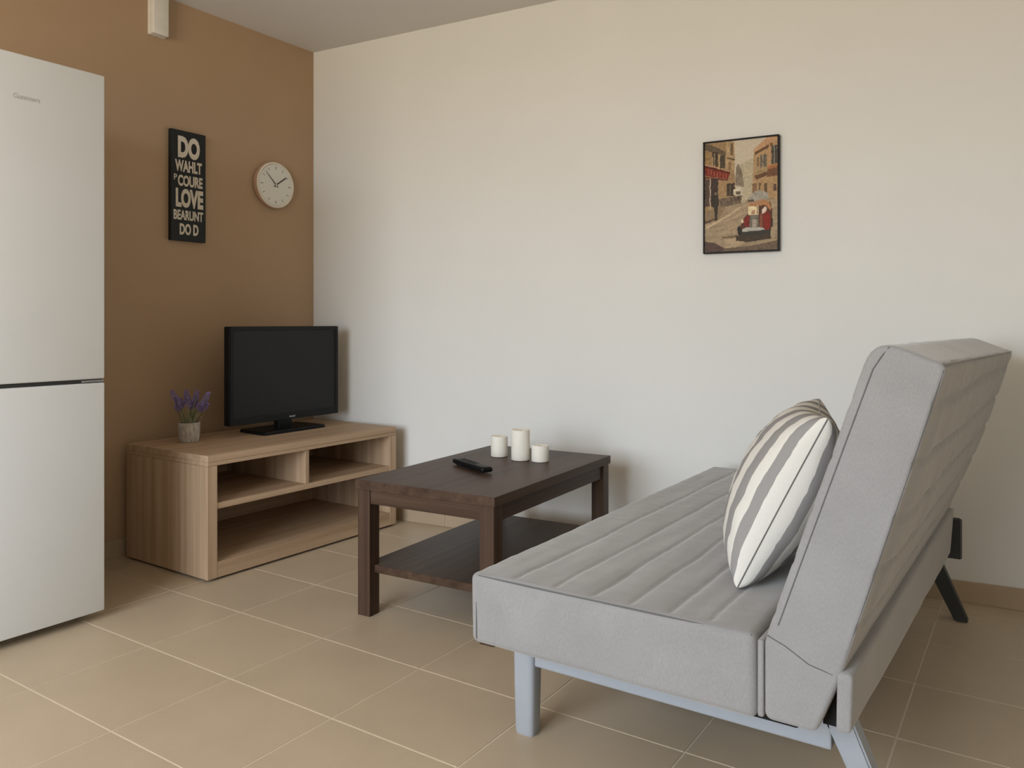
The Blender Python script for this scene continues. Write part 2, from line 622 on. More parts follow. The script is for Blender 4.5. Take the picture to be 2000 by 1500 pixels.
# ================================================================== TELEVISION
tv = thing('television', 'black flat-screen television on a rectangular foot on the oak stand', 'television', (0.285, -0.43, T0 + 0.0005))
zb, zt, w2 = 0.538 - T0, 0.983 - T0, 0.325
cab = obj('cabinet', box(-0.034, 0.006, -w2, w2, zb, zt, 0.005, 3), M['black_plastic'], tv, 40)
b = bmesh.new()
bw, bb = 0.020, 0.034
for a in ((-w2 + .001, -w2 + bw, zb + .001, zt - .001), (w2 - bw, w2 - .001, zb + .001, zt - .001), (-w2 + bw, w2 - bw, zt - bw, zt - .001), (-w2 + bw, w2 - bw, zb + .001, zb + bb)):
    box(0.004, 0.0125, a[0], a[1], a[2], a[3], 0.0015, bm=b)
bz = obj('bezel', b, M['bezel'], tv)
obj('screen', box(0.005, 0.0085, -w2 + bw - 0.001, w2 - bw + 0.001, zb + bb - 0.001, zt - bw + 0.001), M['screen'], tv)
lg = face_plus_x(text_mesh('SHARF', 0.008, 0.044, zb + 0.010, zb + 0.0175, 0.01, 0.0004), 0.0125)
obj('logo', lg, M['silver_print'], bz)['label'] = 'tiny silver brand mark'
obj('rear_housing', box(-0.065, -0.033, -0.20, 0.20, zb + 0.05, zt - 0.08, 0.015, 3), M['black_plastic'], tv, 40)
obj('neck', box(-0.030, 0.010, -0.052, 0.030, 0.010, zb + 0.03, 0.006, 3), M['black_plastic'], tv, 40)
# foot plate, lozenge-cornered
fp = [(-0.115, -0.175), (0.065, -0.195), (0.085, -0.185), (0.085, 0.165), (0.070, 0.175), (-0.110, 0.170), (-0.120, 0.160), (-0.122, -0.165)]
obj('foot_plate', prism(fp, 0.0, 0.014, 0.003), M['black_plastic'], tv, 40)

# ================================================================== LAVENDER POT
lv = thing('potted_lavender', 'small lavender plant in a whitewashed pot on the oak stand', 'potted plant', (0.228, -0.912, T0 + 0.0005))
obj('pot', lathe([(0, 0), (0.040, 0), (0.042, 0.003), (0.0445, 0.04), (0.0455, 0.081), (0.0435, 0.083), (0.041, 0.081), (0.040, 0.068), (0, 0.068)], 40), M['pot'], lv, 40)
obj('soil', lathe([(0, 0.074), (0.02, 0.075), (0.040, 0.070), (0, 0.066)], 24), M['soil'], lv, 60)
rnd = random.Random(11)


def spike(base, tip, n_w, parent):
    b = bmesh.new()
    base, tip = Vector(base), Vector(tip)
    ax = (tip - base)
    ln = ax.length
    ax.normalize()
    u = ax.orthogonal().normalized()
    w = ax.cross(u)
    for k in range(n_w):
        t = k / (n_w - 1)
        rad = 0.0068 * (0.55 + 0.75 * math.sin(math.pi * min(1, t * 0.85 + 0.12))) * (1 - 0.35 * t)
        for q in range(5):
            a = q * 2 * math.pi / 5 + k * 0.9 + rnd.uniform(-.3, .3)
            dirv = u * math.cos(a) + w * math.sin(a)
            c = base + ax * (ln * t) + dirv * rad
            s = 0.0046 * rnd.uniform(0.7, 1.2)
            p = [c + ax * s * 1.6 + dirv * s, c - ax * s, c + u.cross(dirv) * s + w.cross(dirv) * s, c + dirv * s * 1.1 - w * s * .4, c - dirv * s]
            vv = [b.verts.new(x) for x in p]
            for f in ((0, 1, 2), (0, 2, 3), (0, 3, 1), (1, 3, 2), (0, 4, 2), (1, 4, 3)):
                try:
                    b.faces.new([vv[i] for i in f])
                except ValueError:
                    pass
    return obj('flower_spike', b, M['flower'], parent)


# right direction seen from the camera on the stand
RT = Vector((math.cos(TH), math.sin(TH), 0))
FW = Vector((-math.sin(TH), math.cos(TH), 0))
heads = [(-0.073, 0.215, 0.0), (-0.062, 0.185, 0.02), (-0.030, 0.185, -0.02), (-0.012, 0.218, 0.0), (-0.022, 0.205, 0.02), (0.006, 0.190, -0.015), (0.016, 0.178, 0.02),
         (0.034, 0.215, 0.0), (0.026, 0.200, 0.02), (0.086, 0.210, 0.0), (0.060, 0.168, -0.015), (0.050, 0.150, 0.02), (-0.048, 0.160, -0.02), (0.002, 0.165, 0.03), (-0.055, 0.172, 0.03), (0.070, 0.160, 0.025)]
for (dx, hz, dy) in heads:
    foot = RT * (dx * 0.25) + FW * (dy * 0.4) + Vector((0, 0, 0.070))
    tip = RT * dx + FW * dy + Vector((0, 0, hz))
    mid = foot.lerp(tip, 0.5) - RT * (dx * 0.16)
    pts = [foot * (1 - t) ** 2 + mid * (2 * t * (1 - t)) + tip * t ** 2 for t in [k / 7 for k in range(8)]]
    cut = 0.66 if hz > 0.17 else 0.74
    st = obj('stem', tube(pts, 0.0011, 5), M['leaf_pale'], lv, 60)
    spike(pts[0].lerp(tip, cut) * 0.3 + pts[5] * 0.7, tip, 9, st)
for k in range(46):
    a = rnd.uniform(0, 2 * math.pi)
    r = rnd.uniform(0.0, 0.03)
    foot = Vector((r * math.cos(a), r * math.sin(a), 0.068))
    ln = rnd.uniform(0.04, 0.085)
    out = rnd.uniform(0.2, 0.75)
    tip = foot + Vector((math.cos(a) * out * ln, math.sin(a) * out * ln, ln))
    sd = Vector((-math.sin(a), math.cos(a), 0)) * 0.0022
    md = foot.lerp(tip, 0.55) + Vector((0, 0, 0.006))
    b = bmesh.new()
    nn = Vector((math.cos(a), math.sin(a), 0)) * 0.0012
    q = [foot - sd * .5, foot + sd * .5, md + sd, md - sd, tip, md + nn * 1.2]
    vv = [b.verts.new(x) for x in q]
    for f in ((0, 1, 5), (1, 2, 5), (0, 5, 3), (2, 4, 5), (3, 5, 4), (0, 3, 2, 1), (3, 4, 2)):
        b.faces.new([vv[i] for i in f])
    obj('leaf', b, M['leaf'] if k % 3 else M['leaf_pale'], lv)

# ================================================================== COFFEE TABLE
ct = thing('coffee_table', 'dark brown wooden coffee table with a lower shelf', 'table', (1.584, -0.560, 0), math.radians(3.2))
CW, CL, CT = 0.280, 0.4475, 0.463
obj('tabletop', box(-CW, CW, -CL, CL, 0.432, CT, 0.0015), M['wenge_y'], ct)
LG = 0.052
for sx_ in (-1, 1):
    for sy_ in (-1, 1):
        xa, ya = sx_ * (CW - 0.006), sy_ * (CL - 0.006)
        xb, yb = xa - sx_ * LG, ya - sy_ * LG
        obj('leg', box(min(xa, xb), max(xa, xb), min(ya, yb), max(ya, yb), 0, 0.4318, 0.0015), M['wenge_z'], ct)
for sx_ in (-1, 1):
    xa, xb = sorted((sx_ * (CW - 0.014), sx_ * (CW - 0.036)))
    obj('apron', box(xa, xb, -CL + 0.0585, CL - 0.0585, 0.378, 0.4318, 0.001), M['wenge_y'], ct)
for sy_ in (-1, 1):
    ya, yb = sorted((sy_ * (CL - 0.010), sy_ * (CL - 0.032)))
    obj('apron', box(-CW + 0.0585, CW - 0.0585, ya, yb, 0.384, 0.4318, 0.001), M['wenge_x'], ct)
# lower shelf, notched round the legs
a, c, n_ = CW - 0.018, CL - 0.030, 0.0425
sh = [(-a + n_, -c), (a - n_, -c), (a - n_, -c + 0.03), (a, -c + 0.03), (a, c - 0.03), (a - n_, c - 0.03), (a - n_, c), (-a + n_, c), (-a + n_, c - 0.03), (-a, c - 0.03), (-a, -c + 0.03), (-a + n_, -c + 0.03)]
obj('shelf', prism(sh, 0.146, 0.172, 0.001), M['wenge_y'], ct)

# ================================================================== CANDLES, REMOTE
def candle(label, x, y, r, h, lean):
    t = thing('pillar_candle', label, 'candle', (x, y, CT + 0.0005), rnd.uniform(0, 6), 'ivory pillar candles on the coffee table')
    prof = [(0, 0), (r - 0.003, 0), (r - 0.0008, 0.001), (r, 0.003), (r, h - 0.003), (r - 0.001, h - 0.0008), (r - 0.003, h), (r - 0.005, h - 0.001), (r - 0.012, h - 0.007), (0, h - 0.008)]
    bm_ = lathe(prof, 48)
    for v in bm_.verts:
        if v.co.z > h * 0.8:
            v.co.z += lean * v.co.x / r
    obj('wax', bm_, M['candle_wax'], t, 50)
    obj('wick', tube([(0, 0, h - 0.010), (0.0003, 0, h - 0.004), (0.001, 0.0005, h - 0.001)], 0.0009, 6), M['wick'], t)


candle('medium-height ivory pillar candle beside the tallest candle', 1.474, -0.362, 0.0338, 0.082, 0.0012)
candle('tallest ivory pillar candle standing between two shorter ones', 1.590, -0.384, 0.0365, 0.119, 0.0008)
candle('shortest squat ivory pillar candle with a hollowed top', 1.672, -0.370, 0.0338, 0.063, 0.0015)

rm = thing('remote_control', 'slim black remote control lying on the coffee table', 'remote', (1.545, -0.642, CT + 0.0005), math.radians(-25))
b = box(-0.118, 0.118, -0.023, 0.023, 0.004, 0.024, 0.009, 4)
obj('shell', b, M['black_plastic'], rm, 50)
obj('battery_cover', box(-0.1, 0.02, -0.015, 0.015, 0.0, 0.006, 0.002), M['black_rubber'], rm)
for k in range(7):
    for q in (-1, 0, 1):
        obj('button', box(-0.085 + k * 0.018, -0.075 + k * 0.018, q * 0.010 - 0.003, q * 0.010 + 0.003, 0.0238, 0.0248, 0.0004), M['black_rubber'], rm)

# ================================================================== WALL THINGS
# lettered sign on the brown wall
sg = thing('word_sign', 'narrow black wall sign with cream block words', 'sign', (0, -0.7735, 1.375))
SW, SH, SD = 0.0895, 0.504, 0.022
obj('board', box(0.0005, SD, -SW, SW, 0, SH, 0.002), M['sign_black'], sg)


def sline(s, u0, u1, v0, v1, bold):
    y0, y1 = -SW + 2 * SW * u0, -SW + 2 * SW * u1
    z1, z0 = SH * (1 - v0), SH * (1 - v1)
    obj('lettering', face_plus_x(text_mesh(s, y0, y1, z0, z1, bold, 0.0008), SD), M['sign_cream'], sg)


sline('DO', 0.19, 0.82, 0.050, 0.250, 0.055)
sline('WAHLT', 0.11, 0.88, 0.268, 0.375, 0.040)
sline('P', 0.08, 0.165, 0.403, 0.455, 0.015)
sline('COURE', 0.19, 0.90, 0.403, 0.505, 0.038)
sline('LOVE', 0.13, 0.92, 0.525, 0.698, 0.050)
sline('BEARUNT', 0.07, 0.92, 0.722, 0.812, 0.032)
sline('DO D', 0.24, 0.78, 0.842, 0.946, 0.042)

# round clock
ck = thing('wall_clock', 'round cream wall clock with a copper rim and thin black hands', 'clock', (0, -0.281, 1.704))
CR = 0.118
obj('case', lathe([(0, 0.001), (CR - 0.004, 0.001), (CR, 0.005), (CR, 0.026), (CR - 0.002, 0.029), (0, 0.029)], 72, axis='x'), M['copper'], ck, 40)
obj('rim', lathe([(CR - 0.001, 0.0285), (CR - 0.003, 0.033), (CR - 0.008, 0.034), (CR - 0.0125, 0.031), (CR - 0.0135, 0.0285)], 72, axis='x'), M['clock_rim'], ck, 60)
obj('dial', lathe([(0, 0.0305), (CR - 0.014, 0.0305), (CR - 0.014, 0.029), (0, 0.029)], 72, axis='x'), M['clock_face'], ck, 30)
for k in range(12):
    a = math.radians(90 - 30 * k)
    b = bmesh.new()
    r0, r1, hw = 0.080, 0.0945, 0.0016 if k % 3 else 0.0022
    c_, s_ = math.cos(a), math.sin(a)
    q = [(r0, -hw), (r1, -hw), (r1, hw), (r0, hw)]
    lo_ = [b.verts.new((0.0304, p * c_ - t * s_, p * s_ + t * c_)) for p, t in q]
    hi_ = [b.verts.new((0.0309, p * c_ - t * s_, p * s_ + t * c_)) for p, t in q]
    b.faces.new(hi_)
    for i in range(4):
        b.faces.new((lo_[i], lo_[(i + 1) % 4], hi_[(i + 1) % 4], hi_[i]))
    obj('hour_mark', b, M['clock_tick'], ck)


def hand(name, dy, dz, w0, w1, x, tail):
    d = Vector((dy, dz))
    n = d.normalized()
    p = Vector((-n.y, n.x))
    pts = [-n * tail - p * w0, -n * tail + p * w0, d + p * w1, d - p * w1]
    b = bmesh.new()
    lo_ = [b.verts.new((x, q.x, q.y)) for q in pts]
    hi_ = [b.verts.new((x + 0.0008, q.x, q.y)) for q in pts]
    b.faces.new(lo_[::-1])
    b.faces.new(hi_)
    for i in range(4):
        b.faces.new((lo_[i], lo_[(i + 1) % 4], hi_[(i + 1) % 4], hi_[i]))
    obj(name, b, M['clock_ink'], ck)


hand('hour_hand', 0.066, 0.047, 0.0030, 0.0024, 0.0325, 0.014)
hand('minute_hand', -0.066, 0.064, 0.0026, 0.0008, 0.0336, 0.014)
obj('cap', lathe([(0.0042, 0.0305), (0.0042, 0.0358), (0.003, 0.0366), (0, 0.0366)], 20, axis='x'), M['clock_rim'], ck, 40)

# white box under the ceiling
bx = thing('junction_box', 'white plastic box high on the brown wall under the ceiling', 'box', (0, -0.925, 2.275))
obj('back_plate', box(0.0005, 0.018, -0.038, 0.038, 0.0, 0.185, 0.002), M['white_plastic'], bx)
obj('cover', box(0.0185, 0.045, -0.036, 0.037, 0.001, 0.185, 0.003, 3), M['white_plastic'], bx, 40)

# framed street painting on the cream wall
PW, PH = 0.302, 0.460
cp = wpt(2.2856)
pic = thing('framed_picture', 'black-framed painting of an old street with a red vintage car', 'picture', (cp[0], cp[1], 1.284), A5)
FD, FB = 0.026, 0.0065
b = bmesh.new()
obj('backing', box(-PW / 2 + 0.003, PW / 2 - 0.003, -FD + 0.008, -0.0005, 0.003, PH - 0.003), M['frame_black'], pic)
for a in ((-PW / 2, -PW / 2 + FB, 0, PH), (PW / 2 - FB, PW / 2, 0, PH)):
    obj('frame_bar', box(a[0], a[1], -FD, -0.0005, a[2], a[3], 0.0012), M['frame_black'], pic)
for a in ((-PW / 2 + FB, PW / 2 - FB, 0, FB), (-PW / 2 + FB, PW / 2 - FB, PH - FB, PH)):
    obj('frame_bar', box(a[0], a[1], -FD, -0.0005, a[2], a[3], 0.0012), M['frame_black'], pic)


def paint():
    """the print: a fine grid of colours, (u right, v down) -> colour"""
    nu, nv = 132, 204
    img = [[None] * nu for _ in range(nv)]

    def nz(u, v, s, o=0.0):
        return noise.noise(Vector((u * s, v * s * 1.5, o)))

    def inp(poly, u, v):
        c = False
        j = len(poly) - 1
        for i in range(len(poly)):
            (x1, y1), (x2, y2) = poly[i], poly[j]
            if (y1 > v) != (y2 > v) and u < (x2 - x1) * (v - y1) / (y2 - y1) + x1:
                c = not c
            j = i
        return c

    R = lambda a, b_, c, d: [(a, b_), (c, b_), (c, d), (a, d)]
    shapes = [  # polygon, colour, noise amount
        ([(.42, .30), (.50, .22), (.68, .17), (.70, .60), (.42, .60)], (168, 152, 122), .16),
        ([(.44, .24), (.47, .21), (.52, .28), (.55, .42), (.43, .45)], (120, 105, 84), .25),
        ([(.42, .40), (.52, .42), (.53, .50), (.42, .52)], (178, 164, 138), .2),
        ([(0, 0), (.42, 0), (.42, .30), (.44, .62), (0, .66)], (146, 115, 76), .2),
        (R(.30, 0, .42, .26), (164, 134, 93), .2),
        (R(.36, .02, .40, .13), (104, 82, 54), .2), ([(.31, .145), (.42, .165), (.42, .18), (.31, .16)], (86, 64, 42), .1),
        (R(.33, .19, .37, .26), (126, 92, 60), .2),
        ([(.0, .0), (.10, .02), (.29, .09), (.29, .13), (.0, .06)], (92, 76, 56), .2),
        (R(.0, .08, .09, .19), (140, 108, 66), .25),
        (R(.10, .085, .19, .225), (66, 54, 40), .3), (R(.135, .10, .145, .22), (160, 132, 96), .1), (R(.105, .12, .115, .22), (170, 138, 96), .1),
        (R(.215, .12, .285, .24), (72, 62, 46), .3), (R(.20, .12, .21, .24), (178, 148, 104), .1),
        ([(0, .185), (.20, .235), (.37, .285), (.37, .30), (.0, .205)], (176, 128, 92), .15),
        ([(0, .21), (.36, .29), (.325, .345), (0, .295)], (116, 40, 27), .22),
        ([(0, .20), (.36, .283), (.36, .295), (0, .215)], (70, 28, 20), .1),
        ([(.01, .305), (.325, .345), (.32, .355), (.0, .318)], (92, 34, 24), .1),
        (R(.0, .33, .20, .58), (78, 62, 50), .3), (R(.07, .32, .085, .64), (176, 150, 120), .1), (R(.085, .335, .19, .56), (66, 52, 46), .2),
        (R(.19, .35, .31, .52), (150, 118, 78), .2), (R(.31, .385, .42, .50), (66, 54, 40), .3), (R(.355, .40, .362, .49), (130, 106, 76), .1),
        (R(.40, .44, .50, .49), (188, 172, 146), .25), (R(.44, .46, .50, .49), (100, 84, 62), .2),
        ([(.20, .52), (.52, .50), (.50, .585), (.22, .61)], (98, 82, 64), .45),
        ([(.68, .11), (.90, .0), (1, .0), (1, .60), (.66, .58)], (160, 126, 84), .2),
        ([(.67, .10), (.86, .0), (1, -.05), (1, .02), (.92, .07), (.70, .135)], (176, 132, 92), .2), ([(.69, .125), (.93, .05), (.93, .075), (.70, .15)], (98, 70, 46), .15),
        (R(.77, .15, .85, .26), (98, 88, 74), .3), (R(.80, .15, .807, .26), (180, 160, 126), .1), (R(.72, .17, .75, .25), (116, 92, 62), .2),
        (R(.915, .08, .995, .24), (74, 68, 58), .3), (R(.95, .08, .958, .24), (150, 140, 118), .1), (R(.88, .06, .90, .27), (178, 134, 92), .1),
        ([(.87, .255), (1, .245), (1, .29), (.87, .29)], (160, 98, 58), .2), ([(.69, .335), (.86, .30), (.87, .335), (.71, .37)], (98, 66, 44), .2),
        ([(.86, .29), (1, .27), (1, .345), (.86, .355)], (108, 72, 48), .2), (R(.70, .26, .86, .31), (150, 124, 84), .35),
        (R(.66, .40, .72, .52), (126, 92, 62), .3), (R(.75, .40, .77, .46), (80, 60, 40), .1), (R(.82, .41, .86, .49), (92, 70, 46), .2), (R(.94, .42, .98, .48), (88, 62, 52), .2),
        ([(0, .66), (.22, .60), (.55, .565), (.62, .52), (1, .55), (1, 1), (0, 1)], (150, 128, 98), .14),
        ([(.0, .63), (.2, .585), (.30, .60), (.20, .70), (.0, .73)], (132, 108, 78), .2),
        ([(0, .775), (.34, .66), (.50, .60), (.52, .607), (.36, .675), (0, .795)], (178, 154, 118), .1),
        ([(.0, .72), (.16, .69), (.16, .705), (0, .745)], (84, 66, 46), .1),
        ([(0, .93), (.3, .97), (.6, .96), (1, .92), (1, 1), (0, 1)], (104, 84, 66), .25), ([(0, .9), (.15, .92), (.28, .97), (.25, 1), (0, 1)], (84, 64, 56), .2),
        ([(.25, .865), (.45, .855), (.45, .875), (.25, .88)], (106, 84, 56), .1), ([(.28, .89), (.62, .885), (.5, .94), (.3, .935)], (166, 142, 108), .12),
        # pedestrian
        ([(.095, .50), (.13, .475), (.19, .475), (.20, .56), (.185, .60), (.18, .71), (.145, .715), (.135, .60), (.09, .58)], (58, 50, 40), .3),
        (R(.14, .455, .17, .48), (120, 100, 78), .1),
        # parked grey car
        ([(.60, .525), (.64, .50), (.70, .475), (.80, .47), (.87, .50), (.88, .545), (.62, .56)], (146, 138, 122), .25), (R(.60, .545, .68, .575), (82, 74, 62), .2),
        # red vintage car
        ([(.44, .86), (.90, .83), (.91, .90), (.6, .925), (.44, .905)], (66, 54, 40), .12),
        ([(.46, .80), (.50, .775), (.55, .70), (.62, .66), (.63, .575), (.90, .58), (.93, .66), (.92, .80), (.90, .86), (.50, .87)], (84, 52, 38), .2),
        ([(.61, .575), (.80, .55), (.88, .575), (.915, .63), (.90, .655), (.84, .60), (.62, .605)], (168, 112, 68), .15), (R(.60, .565, .80, .585), (156, 118, 86), .1),
        (R(.605, .605, .745, .685), (206, 184, 140), .15), (R(.725, .61, .735, .69), (70, 44, 30), .1), (R(.65, .64, .70, .68), (166, 126, 90), .2),
        ([(.79, .64), (.83, .61), (.86, .63), (.83, .67), (.79, .68)], (206, 178, 158), .1),
        ([(.80, .70), (.86, .655), (.90, .68), (.905, .78), (.88, .83), (.82, .81)], (128, 38, 27), .15), ([(.76, .68), (.80, .68), (.80, .80), (.76, .80)], (128, 70, 48), .2),
        ([(.545, .73), (.575, .69), (.62, .69), (.63, .77), (.60, .80), (.555, .78)], (122, 40, 32), .2),
        ([(.63, .69), (.74, .68), (.75, .80), (.62, .80)], (106, 98, 84), .35), (R(.66, .72, .72, .79), (152, 138, 120), .25),
        ([(.505, .725), (.53, .71), (.545, .74), (.52, .755)], (204, 182, 146), .1),
        ([(.52, .805), (.60, .79), (.80, .80), (.83, .815), (.80, .83), (.53, .835)], (164, 158, 144), .1), ([(.50, .83), (.90, .82), (.90, .86), (.52, .87)], (58, 54, 46), .1),
        ([(.455, .80), (.48, .775), (.51, .79), (.515, .84), (.495, .865), (.465, .85)], (44, 42, 38), .15), (R(.905, .72, .935, .80), (60, 48, 36), .1),
    ]
    boxes = []
    for pl, c, a in shapes:
        xs = [p[0] for p in pl]
        ys = [p[1] for p in pl]
        boxes.append((min(xs), max(xs), min(ys), max(ys)))
    for j in range(nv):
        v0 = j / (nv - 1)
        for i in range(nu):
            u0 = i / (nu - 1)
            u = u0 + 0.006 * nz(u0, v0, 22, 3.0)
            v = v0 + 0.005 * nz(u0, v0, 22, 9.0)
            c, a, sid = (182, 167, 142), .06, 0
            for k, (pl, cc, aa) in enumerate(shapes):
                bb_ = boxes[k]
                if bb_[0] <= u <= bb_[1] and bb_[2] <= v <= bb_[3] and inp(pl, u, v):
                    c, a, sid = cc, aa, k + 1
            f = 1 + 1.5 * a * (nz(u, v, 30, sid * 1.7) + 1.0 * nz(u, v, 70, sid)) - 0.10 * max(0, v - .8)
            # brush strokes along the street
            if v > .62 and sid in (0,) or c == (150, 128, 98):
                f *= 1 + 0.32 * noise.noise(Vector((u * 5 + v * 6, v * 40 + u * 6, 2.0)))
            # scribbled shop lettering on the awning
            if c == (116, 40, 27):
                vv = v - .235 * u
                if 0.03 < u < .31 and .225 < vv < .275 and math.sin(u * 150) + nz(u, v, 60) > .45:
                    c = (150, 74, 54)
            gm = 0.3 * c[0] + 0.59 * c[1] + 0.11 * c[2]
            img[j][i] = tuple(min(max(lin(q * 0.86 + gm * 0.14) * f * 1.34, 0), 1) for q in c)
    return nu, nv, img


nu, nv, img = paint()
me = bpy.data.meshes.new('print')
ux0, ux1, uz0, uz1 = -PW / 2 + FB - 0.0005, PW / 2 - FB + 0.0005, FB - 0.0005, PH - FB + 0.0005
verts = [(ux0 + (ux1 - ux0) * i / (nu - 1), -FD + 0.006, uz1 - (uz1 - uz0) * j / (nv - 1)) for j in range(nv) for i in range(nu)]
faces = [(j * nu + i, (j + 1) * nu + i, (j + 1) * nu + i + 1, j * nu + i + 1) for j in range(nv - 1) for i in range(nu - 1)]
me.from_pydata(verts, [], faces)
ca = me.color_attributes.new('paint', 'FLOAT_COLOR', 'POINT')
flat = []
for j in range(nv):
    for i in range(nu):
        flat += [*img[j][i], 1.0]
ca.data.foreach_set('color', flat)
pm = Mat('painted_print', 0.6, 0.2)
at = pm.n('ShaderNodeVertexColor', layer_name='paint')
pm.base(at.outputs['Color'])
me.materials.append(pm.m)
link(bpy.data.objects.new('print', me), pic)

# ================================================================== SOFA BED
sf = thing('sofa_bed', 'grey quilted fabric sofa bed with a reclined back and metal legs', 'sofa', (2.6, -0.75, 0))
OX, OY = -2.6, 0.75                       # builder works in room coordinates, shifted to the sofa's base
YN, YF = -1.55, 0.05


def off(bm):
    for v in bm.verts:
        v.co.x += OX
        v.co.y += OY
    return bm


def axis_pts(a, b_, r, step):
    k = [0, .2, .45, .72, 1]
    n = max(2, int((b_ - a - 2 * r) / step))
    return [a + r * q for q in k] + [a + r + (b_ - a - 2 * r) * i / n for i in range(1, n)] + [b_ - r * q for q in k[::-1]]


def soft_box(x0, x1, y0, y1, z0, z1, r, step, disp):
    xs, ys, zs = axis_pts(x0, x1, r, step), axis_pts(y0, y1, r, step * 1.6), axis_pts(z0, z1, r, 0.03)
    b = bmesh.new()
    cache = {}

    def vert(x, y, z):
        key = (round(x, 6), round(y, 6), round(z, 6))
        if key not in cache:
            p = Vector((x, y, z))
            q = Vector((min(max(x, x0 + r), x1 - r), min(max(y, y0 + r), y1 - r), min(max(z, z0 + r), z1 - r)))
            d = p - q
            if d.length > 1e-9:
                p = q + d.normalized() * r
            cache[key] = b.verts.new(p + disp(p, d))
        return cache[key]

    def grid(A_, B_, fn):
        for i in range(len(A_) - 1):
            for j in range(len(B_) - 1):
                b.faces.new((vert(*fn(A_[i], B_[j])), vert(*fn(A_[i + 1], B_[j])), vert(*fn(A_[i + 1], B_[j + 1])), vert(*fn(A_[i], B_[j + 1]))))
    for z in (z0, z1):
        grid(xs, ys, lambda p, q: (p, q, z))
    for y in (y0, y1):
        grid(xs, zs, lambda p, q: (p, y, q))
    for x in (x0, x1):
        grid(ys, zs, lambda p, q: (x, p, q))
    return b


QX = [2.322, 2.420, 2.512, 2.597, 2.680, 2.760]
SZ = 0.437


def seat_disp(p, d):
    o = Vector((0, 0, 0))
    if d.z > 0.5 * max(abs(d.x), abs(d.y), 1e-9) or (p.z > SZ - 0.006):
        m_ = min(1, max(0, (p.y - YN - 0.008) / 0.022)) * min(1, max(0, (YF - p.y - 0.01) / 0.03))
        g = 0.0
        for q in QX:
            wob = 0.006 * noise.noise(Vector((q * 9, p.y * 5, 1)))
            g -= math.exp(-((p.x - q - wob) / 0.0052) ** 2) + 0.35 * math.exp(-((p.x - q - wob) / 0.018) ** 2)
        o.z += 0.0030 * g * m_
        o.z += 0.0022 * m_ * noise.noise(Vector((p.x * 26, p.y * 5, 0.3))) + 0.0014 * m_ * noise.noise(Vector((p.x * 12, p.y * 34, 5)))
        o.z += 0.003 * noise.noise(Vector((p.x * 4, p.y * 2.5, 7)))
    if abs(d.y) > 0.5 * max(abs(d.x), abs(d.z), 1e-9):
        o.y += 0.0045 * noise.noise(Vector((p.x * 5, 3.3, p.z * 8))) * (1 if d.y < 0 else -1)
    return o


seat = obj('seat_mattress', off(soft_box(2.211, 2.853, YN, YF, 0.280, SZ, 0.016, 0.0048, seat_disp)), M['fabric'], sf, 60)
e = 0.0045
obj('piping', off(tube([(2.232, YN + e, SZ - e), (2.40, YN + e * .8, SZ - e), (2.65, YN + e, SZ - e), (2.845, YN + e, SZ - e)], 0.0019)), M['piping'], seat)
obj('piping', off(tube([(2.2285, YN + 0.0008, 0.292), (2.2290, YN + 0.0005, 0.36), (2.2285, YN + 0.0015, SZ - 0.008)], 0.0017)), M['piping'], seat)
obj('gusset', off(box(2.8545, 2.866, YN + 0.004, YF - 0.004, 0.288, SZ - 0.010, 0.004, 3)), M['fabric'], sf, 50)


# backrest: a bent profile swept along the length, grooves where it is quilted
def round_profile(pts, n_arc=7):
    out = []
    n = len(pts)
    for i in range(n):
        p, r = Vector(pts[i][:2]), pts[i][2]
        a = (Vector(pts[i - 1][:2]) - p).normalized()
        c = (Vector(pts[(i + 1) % n][:2]) - p).normalized()
        half = math.acos(max(-1, min(1, a.dot(c)))) / 2
        t = r / math.tan(half)
        pa, pc = p + a * t, p + c * t
        for k in range(n_arc + 1):
            s = k / n_arc
            out.append(pa * (1 - s) ** 2 + p * (2 * s * (1 - s)) + pc * s * s)
    return out


def densify(pts, step):
    out = []
    n = len(pts)
    for i in range(n):
        p, q = pts[i], pts[(i + 1) % n]
        k = max(1, int(round((q - p).length / step)))
        for m_ in range(k):
            out.append(p.lerp(q, m_ / k))
    return out


